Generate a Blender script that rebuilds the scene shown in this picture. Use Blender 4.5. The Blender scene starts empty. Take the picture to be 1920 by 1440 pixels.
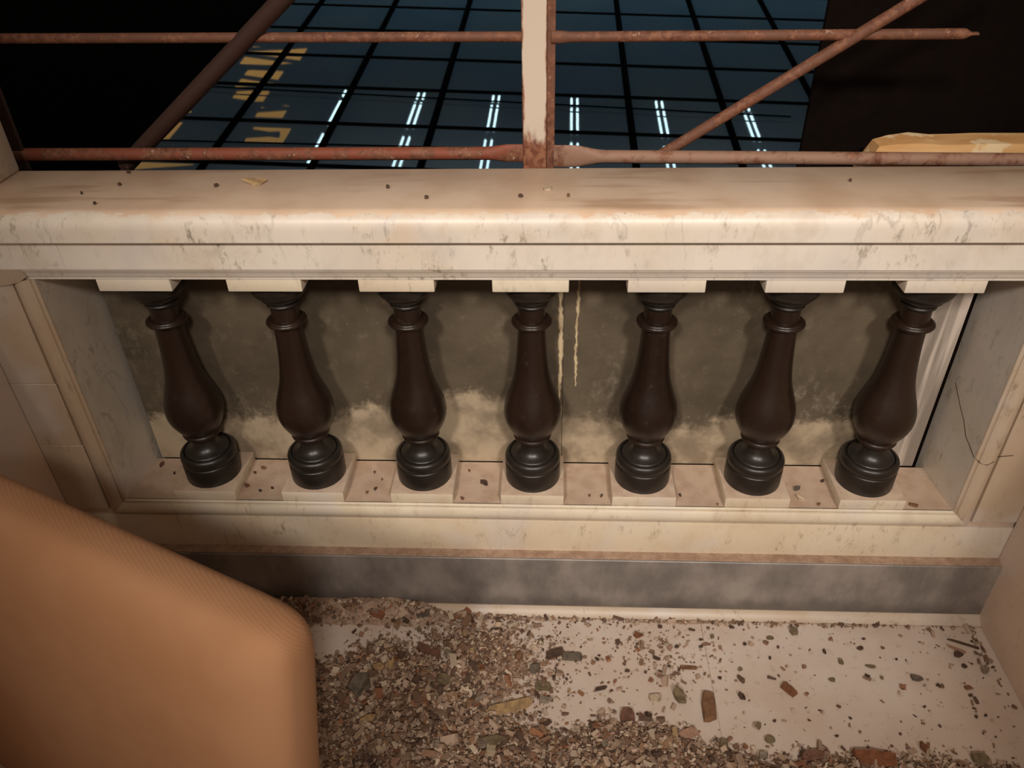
import bpy, bmesh, math, random
from mathutils import Vector, Matrix

# ------------------------------------------------------------------ units
S = 0.23                      # metres per modelling unit (spacing of the balusters)
sc = bpy.context.scene
COL = sc.collection
random.seed(7)

# ------------------------------------------------------------------ camera
CAM = (0.1382, -5.1884, 4.9116); PITCH, YAW, ROLL, FPX = 0.6167, -0.0565, -0.025, 1480.0
fwd = Vector((math.sin(YAW)*math.cos(PITCH), math.cos(YAW)*math.cos(PITCH), -math.sin(PITCH)))
rt = Vector((math.cos(YAW), -math.sin(YAW), 0)); up = rt.cross(fwd)
c_, s_ = math.cos(ROLL), math.sin(ROLL)
R0, U0 = c_*rt + s_*up, -s_*rt + c_*up
cd = bpy.data.cameras.new('camera'); cam = bpy.data.objects.new('camera', cd); COL.objects.link(cam)
cd.sensor_width = 36.0; cd.sensor_fit = 'HORIZONTAL'; cd.lens = FPX/1920*36
cd.clip_start = 0.02; cd.clip_end = 200
mw = Matrix((R0, U0, -fwd)).transposed().to_4x4(); mw.translation = Vector(CAM)*S
cam.matrix_world = mw
cd.dof.use_dof = True; cd.dof.focus_distance = 1.62; cd.dof.aperture_fstop = 8.0
sc.camera = cam

# ------------------------------------------------------------------ world, lights, exposure
w = bpy.data.worlds.new('world'); sc.world = w; w.use_nodes = True
w.node_tree.nodes['Background'].inputs[0].default_value = (1.0, 0.765, 0.58, 1)
w.node_tree.nodes['Background'].inputs[1].default_value = 0.215

def look_at(o, target):
    d = (Vector(target)*S - o.location); o.rotation_euler = d.to_track_quat('-Z', 'Y').to_euler()
for lx, en in ((-5.2, 740), (5.6, 760)):          # the two ceiling spots of the balcony, behind the camera
    ld = bpy.data.lights.new('ceiling_lamp_light', 'SPOT'); lo = bpy.data.objects.new('ceiling_lamp_light', ld); COL.objects.link(lo)
    lo.location = Vector((lx, -20.0, 17.4))*S
    ld.energy = en; ld.color = (1.0, 0.905, 0.82); ld.shadow_soft_size = 0.32
    ld.spot_size = math.radians(24); ld.spot_blend = 1.0
    look_at(lo, (0.75, -0.2, 2.2))

vs = sc.view_settings
vs.view_transform = 'Standard'; vs.look = 'None'; vs.gamma = 1.0; vs.use_curve_mapping = False
vs.exposure = 0.0

# ------------------------------------------------------------------ materials
def hexc(r, g, b):
    f = lambda v: (v/255/12.92) if v/255 <= .04045 else ((v/255+.055)/1.055)**2.4
    return (f(r), f(g), f(b), 1)

class NT:
    def __init__(s, name):
        s.m = bpy.data.materials.new(name); s.m.use_nodes = True; s.t = s.m.node_tree
        s.bsdf = s.t.nodes['Principled BSDF']
        s.geo = s.t.nodes.new('ShaderNodeNewGeometry'); s.pos = s.geo.outputs['Position']
    def n(s, typ, **kw):
        nd = s.t.nodes.new(typ)
        for k, v in kw.items():
            if k.startswith('i_'):
                s.set(nd.inputs[k[2:].replace('_', ' ')], v)
            else: setattr(nd, k, v)
        return nd
    def set(s, sock, v):
        if isinstance(v, bpy.types.NodeSocket): s.t.links.new(v, sock)
        else: sock.default_value = v
    def scaled(s, x, y, z, off=(0, 0, 0), coord=None):
        mp = s.n('ShaderNodeMapping'); s.t.links.new(coord or s.pos, mp.inputs[0])
        mp.inputs['Scale'].default_value = (x, y, z); mp.inputs['Location'].default_value = off; return mp.outputs[0]
    def noise(s, scale, detail=4, rough=.55, vec=None, dist=0):
        nd = s.n('ShaderNodeTexNoise'); s.t.links.new(vec or s.pos, nd.inputs['Vector'])
        nd.inputs['Scale'].default_value = scale; nd.inputs['Detail'].default_value = detail
        nd.inputs['Roughness'].default_value = rough; nd.inputs['Distortion'].default_value = dist
        return nd.outputs[0]
    def math(s, op, a, b=0.0, c=0.0, clamp=False):
        nd = s.n('ShaderNodeMath', operation=op, use_clamp=clamp)
        for i, v in enumerate((a, b, c)): s.set(nd.inputs[i], v)
        return nd.outputs[0]
    def ramp(s, fac, lo, hi):      # smooth 0..1
        nd = s.n('ShaderNodeMapRange', interpolation_type='SMOOTHSTEP'); s.set(nd.inputs[0], fac)
        nd.inputs[1].default_value = lo; nd.inputs[2].default_value = hi; return nd.outputs[0]
    def mix(s, fac, a, b):
        nd = s.n('ShaderNodeMix', data_type='RGBA'); s.set(nd.inputs[0], fac); s.set(nd.inputs[6], a); s.set(nd.inputs[7], b)
        return nd.outputs[2]
    def xyz(s, vec=None):
        nd = s.n('ShaderNodeSeparateXYZ'); s.t.links.new(vec or s.pos, nd.inputs[0]); return nd.outputs
    def bump(s, h, strength=.3, dist=.002):
        nd = s.n('ShaderNodeBump'); s.set(nd.inputs['Height'], h); nd.inputs['Strength'].default_value = strength
        nd.inputs['Distance'].default_value = dist; s.t.links.new(nd.outputs[0], s.bsdf.inputs['Normal'])
    def done(s, col, rough=.5, **kw):
        s.set(s.bsdf.inputs['Base Color'], col); s.set(s.bsdf.inputs['Roughness'], rough)
        for k, v in kw.items(): s.set(s.bsdf.inputs[k.replace('_', ' ')], v)
        return s.m

def marble(name, base, vein, patch, dust=None, veins=1.0, rough=.38, tilt=1.0):
    t = NT(name)
    v1 = t.n('ShaderNodeMapping'); t.t.links.new(t.pos, v1.inputs[0]); v1.inputs['Rotation'].default_value = (0, .6, 0); v1.inputs['Scale'].default_value = (8.5, 4.0, 2.6); v1 = v1.outputs[0]; sx = t.xyz(t.scaled(1, 1, 1))
    n1 = t.noise(1.0, 5, .55, v1, .25)
    a = t.math('ABSOLUTE', t.math('SUBTRACT', n1, .5))
    vein_m = t.math('SUBTRACT', 1.0, t.ramp(a, .0, .014))
    msk = t.ramp(t.noise(4.3, 3), .52, .70)
    sp = t.ramp(t.noise(75, 5, .7, t.scaled(1, 1, .4)), .53, .70)
    vm = t.math('MULTIPLY', t.math('MULTIPLY', vein_m, msk), .42*veins)
    col = t.mix(t.math('MULTIPLY', t.ramp(t.noise(3.1, 4), .35, .72), .8), base, patch)
    col = t.mix(vm, col, vein)
    col = t.mix(t.math('MULTIPLY', t.math('MULTIPLY', sp, t.ramp(t.noise(8, 3), .38, .62)), .8*veins), col, vein)
    grime = t.ramp(t.noise(13, 6, .7, t.scaled(1, 1, .7)), .48, .74)
    col = t.mix(t.math('MULTIPLY', grime, .30), col, hexc(176, 150, 118))
    cool = t.ramp(t.noise(5.5, 3, .5), .5, .68)
    col = t.mix(t.math('MULTIPLY', cool, .5), col, hexc(206, 198, 192))
    if dust: col = dust(t, col)
    t.bump(t.noise(220, 3), .05, .001)
    return t.done(col, rough)

WARM = hexc(228, 219, 206)
M = {}
M['marble'] = marble('white_marble', WARM, hexc(140, 128, 112), hexc(214, 200, 178))
def rail_dust(t, col):
    x = t.xyz()
    nz = t.noise(34, 7, .72, t.scaled(.5, 1, 1)); nb = t.noise(9, 3)
    edge = t.math('ADD', x[1], t.math('MULTIPLY', t.math('SUBTRACT', nz, .5), .05))
    d = t.math('MULTIPLY', t.ramp(edge, -.025, -.018), t.ramp(x[2], 2.60*S, 2.71*S))
    dc = t.mix(t.ramp(nb, .35, .7), hexc(226, 200, 174), hexc(212, 182, 154))
    streak = t.ramp(t.noise(14, 3, .5, t.scaled(.22, 1.6, 1)), .56, .70)
    dc = t.mix(t.math('MULTIPLY', streak, .5), dc, hexc(172, 134, 104))
    yel = t.ramp(t.noise(7, 2), .58, .72)
    col = t.mix(t.math('MULTIPLY', yel, .3), col, hexc(216, 180, 132))
    return t.mix(d, col, dc)
M['rail'] = marble('dusty_marble', WARM, hexc(138, 126, 110), hexc(218, 203, 180), rail_dust)
def ledge_dust(t, col):
    x = t.xyz()
    d = t.math('MULTIPLY', t.ramp(x[1], -.004, .002), .85)
    dc = t.mix(t.ramp(t.noise(30, 4), .35, .7), hexc(200, 174, 152), hexc(180, 150, 128))
    sp2 = t.math('MULTIPLY', t.ramp(t.noise(190, 4, .7), .66, .72), t.ramp(t.noise(24, 3), .45, .6))
    dc = t.mix(t.math('MULTIPLY', sp2, .8), dc, hexc(96, 68, 52))
    return t.mix(d, col, dc)
M['ledge'] = marble('dusty_ledge_marble', hexc(218, 203, 178), hexc(142, 122, 98), hexc(204, 182, 150), ledge_dust)
M['pier'] = marble('pier_marble', hexc(196, 178, 156), hexc(120, 98, 76), hexc(184, 158, 128), None, .7)
M['wall'] = marble('wall_marble', hexc(220, 195, 174), hexc(160, 130, 106), hexc(208, 178, 152), None, .3, .5)
def top_dust(t, col):
    nz = t.xyz(t.geo.outputs['Normal'])[2]
    d = t.math('MULTIPLY', t.ramp(nz, .6, .95), t.ramp(t.noise(20, 4), .2, .5))
    return t.mix(t.math('MULTIPLY', d, .85), col, t.mix(t.ramp(t.noise(30, 4), .35, .7), hexc(204, 180, 158), hexc(184, 156, 134)))
M['base_block'] = marble('dusty_block_marble', hexc(222, 208, 184), hexc(160, 142, 118), hexc(206, 186, 156), top_dust, .7)
M['block'] = marble('block_marble', hexc(224, 212, 190), hexc(160, 142, 118), hexc(206, 188, 160), None, .7)

def slate():
    t = NT('grey_slate'); n = t.noise(9, 5, .6, t.scaled(1, 1, .6)); f = t.noise(70, 4, .7, t.scaled(1.0, 1, .25))
    col = t.mix(t.ramp(n, .3, .72), hexc(112, 105, 100), hexc(158, 148, 139))
    col = t.mix(t.math('MULTIPLY', t.ramp(f, .52, .7), .2), col, hexc(160, 150, 140))
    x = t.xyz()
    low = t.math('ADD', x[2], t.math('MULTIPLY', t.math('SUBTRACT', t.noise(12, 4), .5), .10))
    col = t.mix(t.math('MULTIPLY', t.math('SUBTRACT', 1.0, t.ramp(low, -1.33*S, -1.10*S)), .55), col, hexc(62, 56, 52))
    t.bump(f, .12, .001); return t.done(col, .42)
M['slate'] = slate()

def floor_mat():
    t = NT('floor_marble'); n = t.noise(5, 5); f = t.noise(46, 5, .7); g = t.noise(160, 4, .7)
    col = t.mix(t.ramp(n, .32, .7), hexc(218, 203, 190), hexc(205, 185, 168))
    col = t.mix(t.math('MULTIPLY', t.ramp(f, .56, .72), .45), col, hexc(150, 124, 102))
    col = t.mix(t.math('MULTIPLY', t.ramp(g, .66, .74), .6), col, hexc(104, 80, 62))
    return t.done(col, t.math('ADD', .35, t.math('MULTIPLY', n, .3)))
M['floor'] = floor_mat()

def panel_mat(name, seed, streaky=False):
    t = NT(name); x = t.xyz(); off = (seed, seed*.7, seed*.3)
    vv = t.scaled(1, 1, 1, off)
    n = t.noise(7, 5, .6, vv); f = t.noise(32, 6, .72, vv); g = t.noise(150, 4, .7, vv)
    col = t.mix(t.ramp(n, .3, .72), hexc(80, 70, 56), hexc(102, 90, 73))
    col = t.mix(t.math('MULTIPLY', t.ramp(f, .54, .74), .42), col, hexc(132, 119, 100))
    col = t.mix(t.math('MULTIPLY', t.ramp(g, .62, .76), .35), col, hexc(128, 118, 104))
    pt = t.math('MULTIPLY', t.ramp(t.noise(3.2, 2, .5, vv), .5, .66), t.ramp(t.noise(55, 6, .75, t.scaled(1, 1, .6, off)), .48, .68))
    col = t.mix(t.math('MULTIPLY', pt, .5), col, hexc(150, 138, 120))
    # the pale tide mark along the foot of the board
    lv = t.math('ADD', x[2], t.math('MULTIPLY', t.math('SUBTRACT', t.noise(5.5, 5, .62, vv), .5), .15))
    lv = t.math('ADD', lv, t.math('MULTIPLY', t.math('SUBTRACT', f, .5), .09))
    hump = t.math('SUBTRACT', 1.0, t.ramp(t.math('ABSOLUTE', t.math('ADD', x[0], .55*S)), .3*S, 1.6*S))
    lv = t.math('SUBTRACT', lv, t.math('MULTIPLY', hump, .26*S))
    foot = t.math('SUBTRACT', 1.0, t.ramp(lv, .30*S, .46*S))
    cream = t.mix(t.ramp(t.noise(11, 4, .6, vv), .36, .68), hexc(194, 175, 147), hexc(140, 124, 103))
    col = t.mix(t.math('MULTIPLY', foot, .85), col, cream)
    if streaky:
        st = t.ramp(t.noise(30, 3, .6, t.scaled(1, 1, .05)), .42, .62)
        col = t.mix(st, hexc(140, 128, 116), hexc(204, 190, 176))
    t.bump(t.math('ADD', f, t.math('MULTIPLY', g, .5)), .35, .002)
    return t.done(col, .55)
M['panel_a'] = panel_mat('grey_board_paint', 0.0)
M['panel_b'] = panel_mat('grey_board_paint_plain', 3.7)
M['panel_c'] = panel_mat('bare_streaked_board', 5.1, True)
def filler():
    t = NT('cream_filler'); return t.done(t.mix(t.ramp(t.noise(40, 4), .4, .7), hexc(206, 186, 150), hexc(172, 150, 118)), .8)
M['filler'] = filler()

def bronze(name, a, b, rough):
    t = NT(name); n = t.noise(10, 4, .6, t.scaled(1, 1, .25)); g = t.noise(60, 4, .65)
    col = t.mix(t.ramp(n, .35, .7), a, b)
    col = t.mix(t.math('MULTIPLY', t.ramp(g, .6, .75), .3), col, hexc(74, 60, 48))
    return t.done(col, t.math('ADD', rough, t.math('MULTIPLY', g, .18)), Specular_IOR_Level=.5)
M['brown_stone'] = bronze('dark_brown_stone', hexc(43, 30, 22), hexc(32, 21, 15), .25)
M['black_stone'] = bronze('brown_black_stone', hexc(40, 34, 29), hexc(29, 25, 21), .28)

def rust(name, paint, amount):
    t = NT(name); n = t.noise(22, 6, .68); f = t.noise(80, 4, .7)
    r = t.mix(t.ramp(f, .35, .68), hexc(98, 56, 38), hexc(138, 92, 66))
    r = t.mix(t.ramp(t.noise(120, 3), .62, .72), r, hexc(168, 136, 114))
    col = t.mix(t.ramp(n, amount-.08, amount+.08), r, paint)
    t.bump(f, .4, .002); return t.done(col, .68)
M['rust_red'] = rust('red_lead_rusty_iron', hexc(132, 68, 46), .5)
M['rust_brown'] = rust('brown_rusty_iron', hexc(108, 70, 52), .52)
M['rust_dark'] = rust('dark_rusty_iron', hexc(54, 30, 22), .30)
M['rust_pale'] = rust('dusty_rusty_iron', hexc(148, 114, 94), .46)
def post_paint():
    t = NT('flaking_white_paint'); x = t.xyz(); n = t.noise(30, 6, .7, t.scaled(1, 1, .35))
    lv = t.math('ADD', x[2], t.math('MULTIPLY', t.math('SUBTRACT', n, .5), .16))
    worn = t.ramp(lv, 2.83*S, 2.96*S)
    ex = t.math('ADD', t.math('ABSOLUTE', t.math('SUBTRACT', x[0], .016*S)), t.math('MULTIPLY', t.math('SUBTRACT', n, .5), .02))
    worn = t.math('MULTIPLY', worn, t.math('SUBTRACT', 1.0, t.ramp(ex, .018, .022)))
    rc = t.mix(t.ramp(t.noise(90, 4), .35, .66), hexc(110, 60, 40), hexc(154, 104, 76))
    col = t.mix(worn, rc, hexc(206, 190, 172)); t.bump(worn, .5, .001)
    return t.done(col, .6)
M['post_white'] = post_paint()

def plain(name, col, rough=.6, **kw):
    t = NT(name); n = t.noise(45, 4, .6)
    dark = tuple(c*.72 for c in col[:3])+(1,)
    return t.done(t.mix(t.ramp(n, .3, .7), col, dark), rough, **kw)
M['dark'] = plain('unlit_dark_wall', (.006, .0028, .0018, 1), .9, Specular_IOR_Level=.1)  # near-black colour stands in for the lack of light on these walls
M['roof_dark'] = plain('unlit_dark_roofing', (.0022, .0014, .001, 1), .95, Specular_IOR_Level=.03)  # darkness of the unlit hall is put into this near-black colour
M['bar'] = plain('black_glazing_bar', (.0015, .0015, .0015, 1), .8, Specular_IOR_Level=.02)
def glass():
    t = NT('dark_dirty_glass'); n = t.noise(1.2, 4, .6); f = t.noise(9, 5, .7)
    col = t.mix(t.ramp(n, .3, .7), (.17, .27, .38, 1), (.22, .31, .38, 1))
    col = t.mix(t.math('MULTIPLY', t.ramp(f, .55, .8), .4), col, (.2, .24, .26, 1))
    return t.done(col, t.math('ADD', .005, t.math('MULTIPLY', f, .03)), IOR=1.52)
M['glass'] = glass()
def emit(name, col, s):
    m = bpy.data.materials.new(name); m.use_nodes = True; b = m.node_tree.nodes['Principled BSDF']
    b.inputs['Base Color'].default_value = (.5, .5, .5, 1)
    b.inputs['Emission Color'].default_value = col; b.inputs['Emission Strength'].default_value = s; return m
M['tube'] = emit('fluorescent_tube_glow', (.60, .90, 1.0, 1), 10.0)
M['yellow_glow'] = emit('yellow_panel_glow', (1.0, .52, .09, 1), 1.2)  # glow of the added unseen panels, in place of a yellow-lit truss
def timber():
    t = NT('pale_bare_timber'); g = t.noise(14, 5, .6, t.scaled(.3, 1, 2)); n = t.noise(16, 5, .6)
    col = t.mix(t.ramp(g, .35, .7), hexc(226, 184, 128), hexc(202, 150, 92))
    col = t.mix(t.ramp(n, .55, .62), col, hexc(232, 206, 164)); t.bump(n, .4, .003)
    return t.done(col, .75)
M['timber'] = timber()
def fabric():
    t = NT('tan_ribbed_fabric'); tc = t.n('ShaderNodeTexCoord')
    wv = t.n('ShaderNodeTexWave', wave_type='BANDS', bands_direction='DIAGONAL'); t.t.links.new(tc.outputs['Object'], wv.inputs[0])
    wv.inputs['Scale'].default_value = 95; wv.inputs['Distortion'].default_value = .25
    n = t.noise(5, 3)
    col = t.mix(t.ramp(n, .3, .7), hexc(170, 124, 88), hexc(158, 111, 74))
    col = t.mix(t.math('MULTIPLY', wv.outputs[1], .12), col, hexc(184, 138, 100))
    t.bump(wv.outputs[1], .15, .001); return t.done(col, .85)
M['fabric'] = fabric()
def dirt():
    t = NT('rubble_dust'); n = t.noise(40, 5, .65); f = t.noise(170, 5, .7)
    col = t.mix(t.ramp(n, .3, .7), hexc(184, 156, 134), hexc(156, 126, 104))
    col = t.mix(t.math('MULTIPLY', t.ramp(f, .55, .7), .45), col, hexc(118, 92, 74))
    t.bump(f, .8, .004); return t.done(col, .95)
M['dirt'] = dirt()
def attr_mat():
    t = NT('crumbled_rubble'); a = t.n('ShaderNodeAttribute', attribute_name='tint'); return t.done(a.outputs[0], .9)
M['rubble'] = attr_mat()
def chip(name, c, d=None):
    t = NT(name); n = t.noise(70, 4, .65)
    d = d or tuple(x*.55 for x in c[:3])+(1,)
    t.bump(n, .4, .002); return t.done(t.mix(t.ramp(n, .35, .7), c, d), .85)
CH = dict(cream=chip('cream_flake', hexc(196, 176, 148)), grey=chip('grey_flake', hexc(150, 134, 116)),
          dark=chip('dark_crumb', hexc(88, 66, 52)), brown=chip('brown_wood_chip', hexc(132, 94, 66)),
          rust=chip('rust_flake', hexc(130, 84, 54)), tan=chip('tan_wood_chip', hexc(186, 154, 110)),
          slate=chip('slate_flake', hexc(112, 100, 86)), olive=chip('olive_flake', hexc(128, 112, 84)),
          orange=chip('orange_shard', hexc(142, 88, 58)), red=chip('red_brown_chip', hexc(124, 86, 68)),
          pink=chip('pinkish_chip', hexc(176, 138, 116)))

# ------------------------------------------------------------------ object helpers
def tag(o, label, cat, group=None, kind=None):
    if label: o['label'] = label
    if cat: o['category'] = cat
    if group: o['group'] = group
    if kind: o['kind'] = kind
    return o
def thing(name, base, label, cat, group=None):
    o = bpy.data.objects.new(name, None); COL.objects.link(o); o.location = Vector(base)*S
    o.empty_display_size = .05; tag(o, label, cat, group); return o
def finish(bm, name, mat, parent=None, origin=(0, 0, 0), smooth=40):
    """bm is in scene units; linked as one mesh object whose origin lies at `origin`."""
    org = parent.location.copy() if parent is not None and parent.type == 'EMPTY' else Vector(origin)*S
    if parent is not None and parent.type != 'EMPTY': org = Vector(parent['_o'])
    for v in bm.verts: v.co = v.co*S - org
    bmesh.ops.recalc_face_normals(bm, faces=bm.faces)
    me = bpy.data.meshes.new(name); bm.to_mesh(me); bm.free()
    me.materials.append(mat)
    if smooth:
        me.shade_smooth(); me.set_sharp_from_angle(angle=math.radians(smooth))
    o = bpy.data.objects.new(name, me); COL.objects.link(o)
    if parent is not None: o.parent = parent
    else: o.location = org
    o['_o'] = tuple(org)
    return o
def box(x0, x1, y0, y1, z0, z1, bev=.012, seg=2):
    bm = bmesh.new(); bmesh.ops.create_cube(bm, size=1)
    for v in bm.verts:
        v.co = Vector(((x0+x1)/2+v.co.x*(x1-x0), (y0+y1)/2+v.co.y*(y1-y0), (z0+z1)/2+v.co.z*(z1-z0)))
    if bev: bmesh.ops.bevel(bm, geom=bm.edges[:], offset=bev, segments=seg, affect='EDGES', profile=.5)
    return bm
def loft(rings, close=True, caps=True):
    bm = bmesh.new(); vs = [[bm.verts.new(p) for p in r] for r in rings]; n = len(rings[0])
    for a, b in zip(vs, vs[1:]):
        for i in range(n if close else n-1):
            bm.faces.new((a[i], a[(i+1) % n], b[(i+1) % n], b[i]))
    if caps and close: bm.faces.new(vs[0][::-1]); bm.faces.new(vs[-1])
    return bm
def prism_x(prof, x0, x1, sub=1):
    """profile of (y, z) swept along X; x0, x1 may be functions of (y, z) for mitres"""
    f0 = x0 if callable(x0) else (lambda y, z: x0); f1 = x1 if callable(x1) else (lambda y, z: x1)
    return loft([[(f0(y, z)+(f1(y, z)-f0(y, z))*k/sub, y, z) for y, z in prof] for k in range(sub+1)])
def prism_z(prof, z0, z1):
    f0 = z0 if callable(z0) else (lambda x, y: z0); f1 = z1 if callable(z1) else (lambda x, y: z1)
    return loft([[(x, y, f0(x, y)) for x, y in prof], [(x, y, f1(x, y)) for x, y in prof]])
def lathe(prof, cx, cy, n=40):
    bm = loft([[(cx+r*math.cos(2*math.pi*k/n), cy+r*math.sin(2*math.pi*k/n), z) for k in range(n)] for r, z in prof])
    return bm
def tube(pts, radii, n=14, flat=None):
    """pts: centre line; radii: r or (r_side, r_up) for each point"""
    P = [Vector(p) for p in pts]; rings = []
    for i, p in enumerate(P):
        d = (P[min(i+1, len(P)-1)]-P[max(i-1, 0)]).normalized()
        a = d.cross(Vector((0, 1, 0)))
        if a.length < .1: a = d.cross(Vector((1, 0, 0)))
        a.normalize(); b = d.cross(a).normalized()
        ra, rb = radii[i] if isinstance(radii[i], tuple) else (radii[i], radii[i])
        rings.append([p+a*ra*math.cos(2*math.pi*k/n)+b*rb*math.sin(2*math.pi*k/n) for k in range(n)])
    return loft(rings)
def superpad(cen, ax, ay, az, a, b, c, n=7.0, m=2.6, res=48, resv=28):
    """rounded cushion: outline |x/a|^n+|z/b|^n, puffed along ay"""
    rings = []
    for j in range(1, resv):
        ph = -math.pi/2+math.pi*j/resv
        cy_ = math.copysign(abs(math.sin(ph))**(2/m), math.sin(ph)); ro = abs(math.cos(ph))**(2/m)
        r = []
        for k in range(res):
            th = 2*math.pi*k/res
            x = math.copysign(abs(math.cos(th))**(2/n), math.cos(th)); z = math.copysign(abs(math.sin(th))**(2/n), math.sin(th))
            r.append(cen+ax*(a*ro*x)+az*(b*ro*z)+ay*(c*cy_))
        rings.append(r)
    return loft(rings)

# ------------------------------------------------------------------ key dimensions (units)
XL, XR = -3.757, 3.711          # opening between the piers (front)
XLb, XRb = -3.705, 3.668        # and at the back
YB = .585                       # board behind the balusters
ZL, HT, HB = -.108, 2.071, .108 # ledge, underside of the top blocks, block height
ZTOPB = HT+HB                   # underside of the handrail
ZF = -1.42                      # floor
YF = -.03                       # face of the piers and of the bottom course
WLX, WRX = -4.32, 4.25         # side walls

# ------------------------------------------------------------------ setting: floor
fl = finish(box(-7, 7, -10, .7, ZF-.4, ZF-.045, 0), 'floor', M['dirt'], None, (0, -3, ZF-.4), 0); tag(fl, None, None, None, 'structure')
fl['label'] = 'pale marble floor scattered with rubble'
xs = [-6.9, -4.35, -1.345, 1.625, 4.5, 6.9]; ys = [-9.9, -6.6, -3.4, -.218]
for i in range(len(xs)-1):
    for j in range(len(ys)-1):
        finish(box(xs[i]+.0006, xs[i+1]-.0006, ys[j]+.0006, ys[j+1]-.0006, ZF-.05, ZF, .0018, 1), 'slab', M['floor'], fl)
# low fillet strip where the skirting meets the floor
strip = prism_x([(-.05, ZF-.05), (-.215, ZF-.05), (-.215, ZF+.015), (-.165, ZF+.045), (-.14, ZF+.085), (-.05, ZF+.085)], -4.3, 4.4)
tr = finish(strip, 'trim_1', M['pier'], None, (0, -.15, ZF)); tag(tr, 'narrow cream stone strip between grey skirting and floor', None, None, 'structure')
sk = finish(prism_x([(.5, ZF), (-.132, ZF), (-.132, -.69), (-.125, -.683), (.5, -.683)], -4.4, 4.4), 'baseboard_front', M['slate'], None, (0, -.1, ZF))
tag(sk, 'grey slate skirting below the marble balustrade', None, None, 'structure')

# side walls
def side_wall(name, x0, x1, label):
    o = finish(box(x0, x1, -9.8, YF-.002, ZF, 2.12, .01, 1), name, M['wall'], None, ((x0+x1)/2, -5, ZF)); tag(o, label, None, None, 'structure'); return o
side_wall('wall_left', WLX-.5, WLX, 'marble-clad wall left of the balustrade')
side_wall('wall_right', WRX+.02, WRX+.5, 'brownish marble-clad wall right of the balustrade')

# ------------------------------------------------------------------ bottom course of the balustrade
t = thing('marble_base_course', (0, .2, -.68), 'cream marble bottom course carrying the row of balusters', 'balustrade base')
finish(box(XL-.0, XR+.0, .0, .575, -.2138, ZL, .003, 1), 'ledge_slab', M['ledge'], t)
finish(prism_x([(.575, -.68), (.575, -.214), (0, -.214), (0, ZL-.176), (YF+.004, ZL-.176), (YF, ZL-.181), (YF, -.683), (.575, -.683)], WLX-.3, WRX+.3), 'fascia', M['ledge'], t)
MO = [(0, .01), (0, -.006), (.006, -.014), (.016, -.018), (.026, -.014), (.030, -.008), (.036, -.010)]
MO += [(.036+.130*k/12, -.010-.036*math.sin(math.pi*(.06+.86*k/12))**.8) for k in range(0, 13)]
MO += [(.170, -.004), (.178, -.004), (.178, .01)]
mit = lambda s, xe: (lambda y, z: xe+s*max(0., (ZL-z)))
finish(prism_x([(YF+.01, -.682), (-.116, -.682), (-.118, -.678), (-.114, -.672), (YF+.01, -.668)], WLX-.3, WRX+.3), 'lip', M['dirt'], t)
finish(prism_x([(y, ZL-dd) for dd, y in MO], mit(-1, XL), mit(1, XR)), 'moulding', M['block'], t)

# ------------------------------------------------------------------ piers
def pier(side, label):
    xi, xb = (XL, XLb) if side < 0 else (XR, XRb); xo = WLX-.3 if side < 0 else WRX+.4
    t = thing('marble_pier', ((xi+xo)/2, .2, -.68), label, 'pier')
    s = side
    face_in = xi+s*.180
    cuts = [-.2135, .55, 1.21, ZTOPB-.004] if s < 0 else [-.2135, ZTOPB-.004]
    for z0, z1 in zip(cuts, cuts[1:]):
        finish(box(min(face_in, xo), max(face_in, xo), YF, .56, z0+.0012, z1-.0012, .004, 1), 'face_slab', M['pier'], t)
    # reveal slab facing the balusters
    finish(prism_z([(xi, .004), (xb, .57), (xb, .70), (xi+s*.16, .70), (xi+s*.16, .012)], -.2135, ZTOPB-.002), 'reveal_slab', M['marble'], t)
    finish(prism_z([(xi+s*dd, y) for dd, y in MO], lambda x, y: ZL-abs(x-xi), ZTOPB-.003), 'frame_moulding', M['pier'], t)
    return t
pier(-1, 'dim left marble pier framing the balusters')
pier(1, 'right marble pier with a thin crack beside the end baluster')

CRACK_A = [(3.711-.0754*y-.0005, y, z) for y, z in ((.56, .88), (.46, .80), (.38, .735), (.30, .685), (.19, .573), (.12, .55), (.07, .525), (.012, .50))]
CRACK_B = [(3.715, -.013, .505), (3.735, -.015, .485), (3.76, -.026, .468), (3.80, -.0455, .466), (3.84, -.043, .495), (3.868, -.018, .53), (3.895, YF-.0005, .55), (3.99, YF-.0005, .562)]
CR = NT('crack_line').done(hexc(70, 50, 36), .9)
rp = bpy.data.objects['marble_pier.001']
finish(tube(CRACK_A, [.0035]*len(CRACK_A), 6), 'crack', CR, rp)
finish(tube(CRACK_B, [.004]*len(CRACK_B), 6), 'crack', CR, rp)

# ------------------------------------------------------------------ handrail
t = thing('marble_handrail', (0, .3, ZTOPB), 'long cream marble handrail with dusty top over the balusters', 'handrail')
HX0, HX1 = -4.75, 4.75
finish(prism_x([(.66, ZTOPB), (-.018, ZTOPB), (-.022, ZTOPB+.026), (-.034, ZTOPB+.030), (-.044, ZTOPB+.05), (-.052, ZTOPB+.072),
                (-.068, ZTOPB+.09), (-.078, ZTOPB+.106), (-.078, ZTOPB+.114), (.66, ZTOPB+.114)], HX0, HX1), 'under_moulding', M['marble'], t)
finish(prism_x([(.66, 2.293), (-.086, 2.293), (-.090, 2.297), (-.090, 2.527), (.66, 2.527)], HX0, HX1, 1), 'fascia', M['marble'], t)
cp = [(.735, 2.528), (-.140, 2.528), (-.150, 2.538)]
cp += [(-.150, 2.60)]
cp += [(-.035-.115*math.cos(a), 2.63+.12*math.sin(a)) for a in [math.pi/2*k/10 for k in range(0, 11)]]
cp += [(.72, 2.75), (.735, 2.738)]
finish(prism_x(cp, HX0, HX1), 'coping', M['rail'], t)
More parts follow.
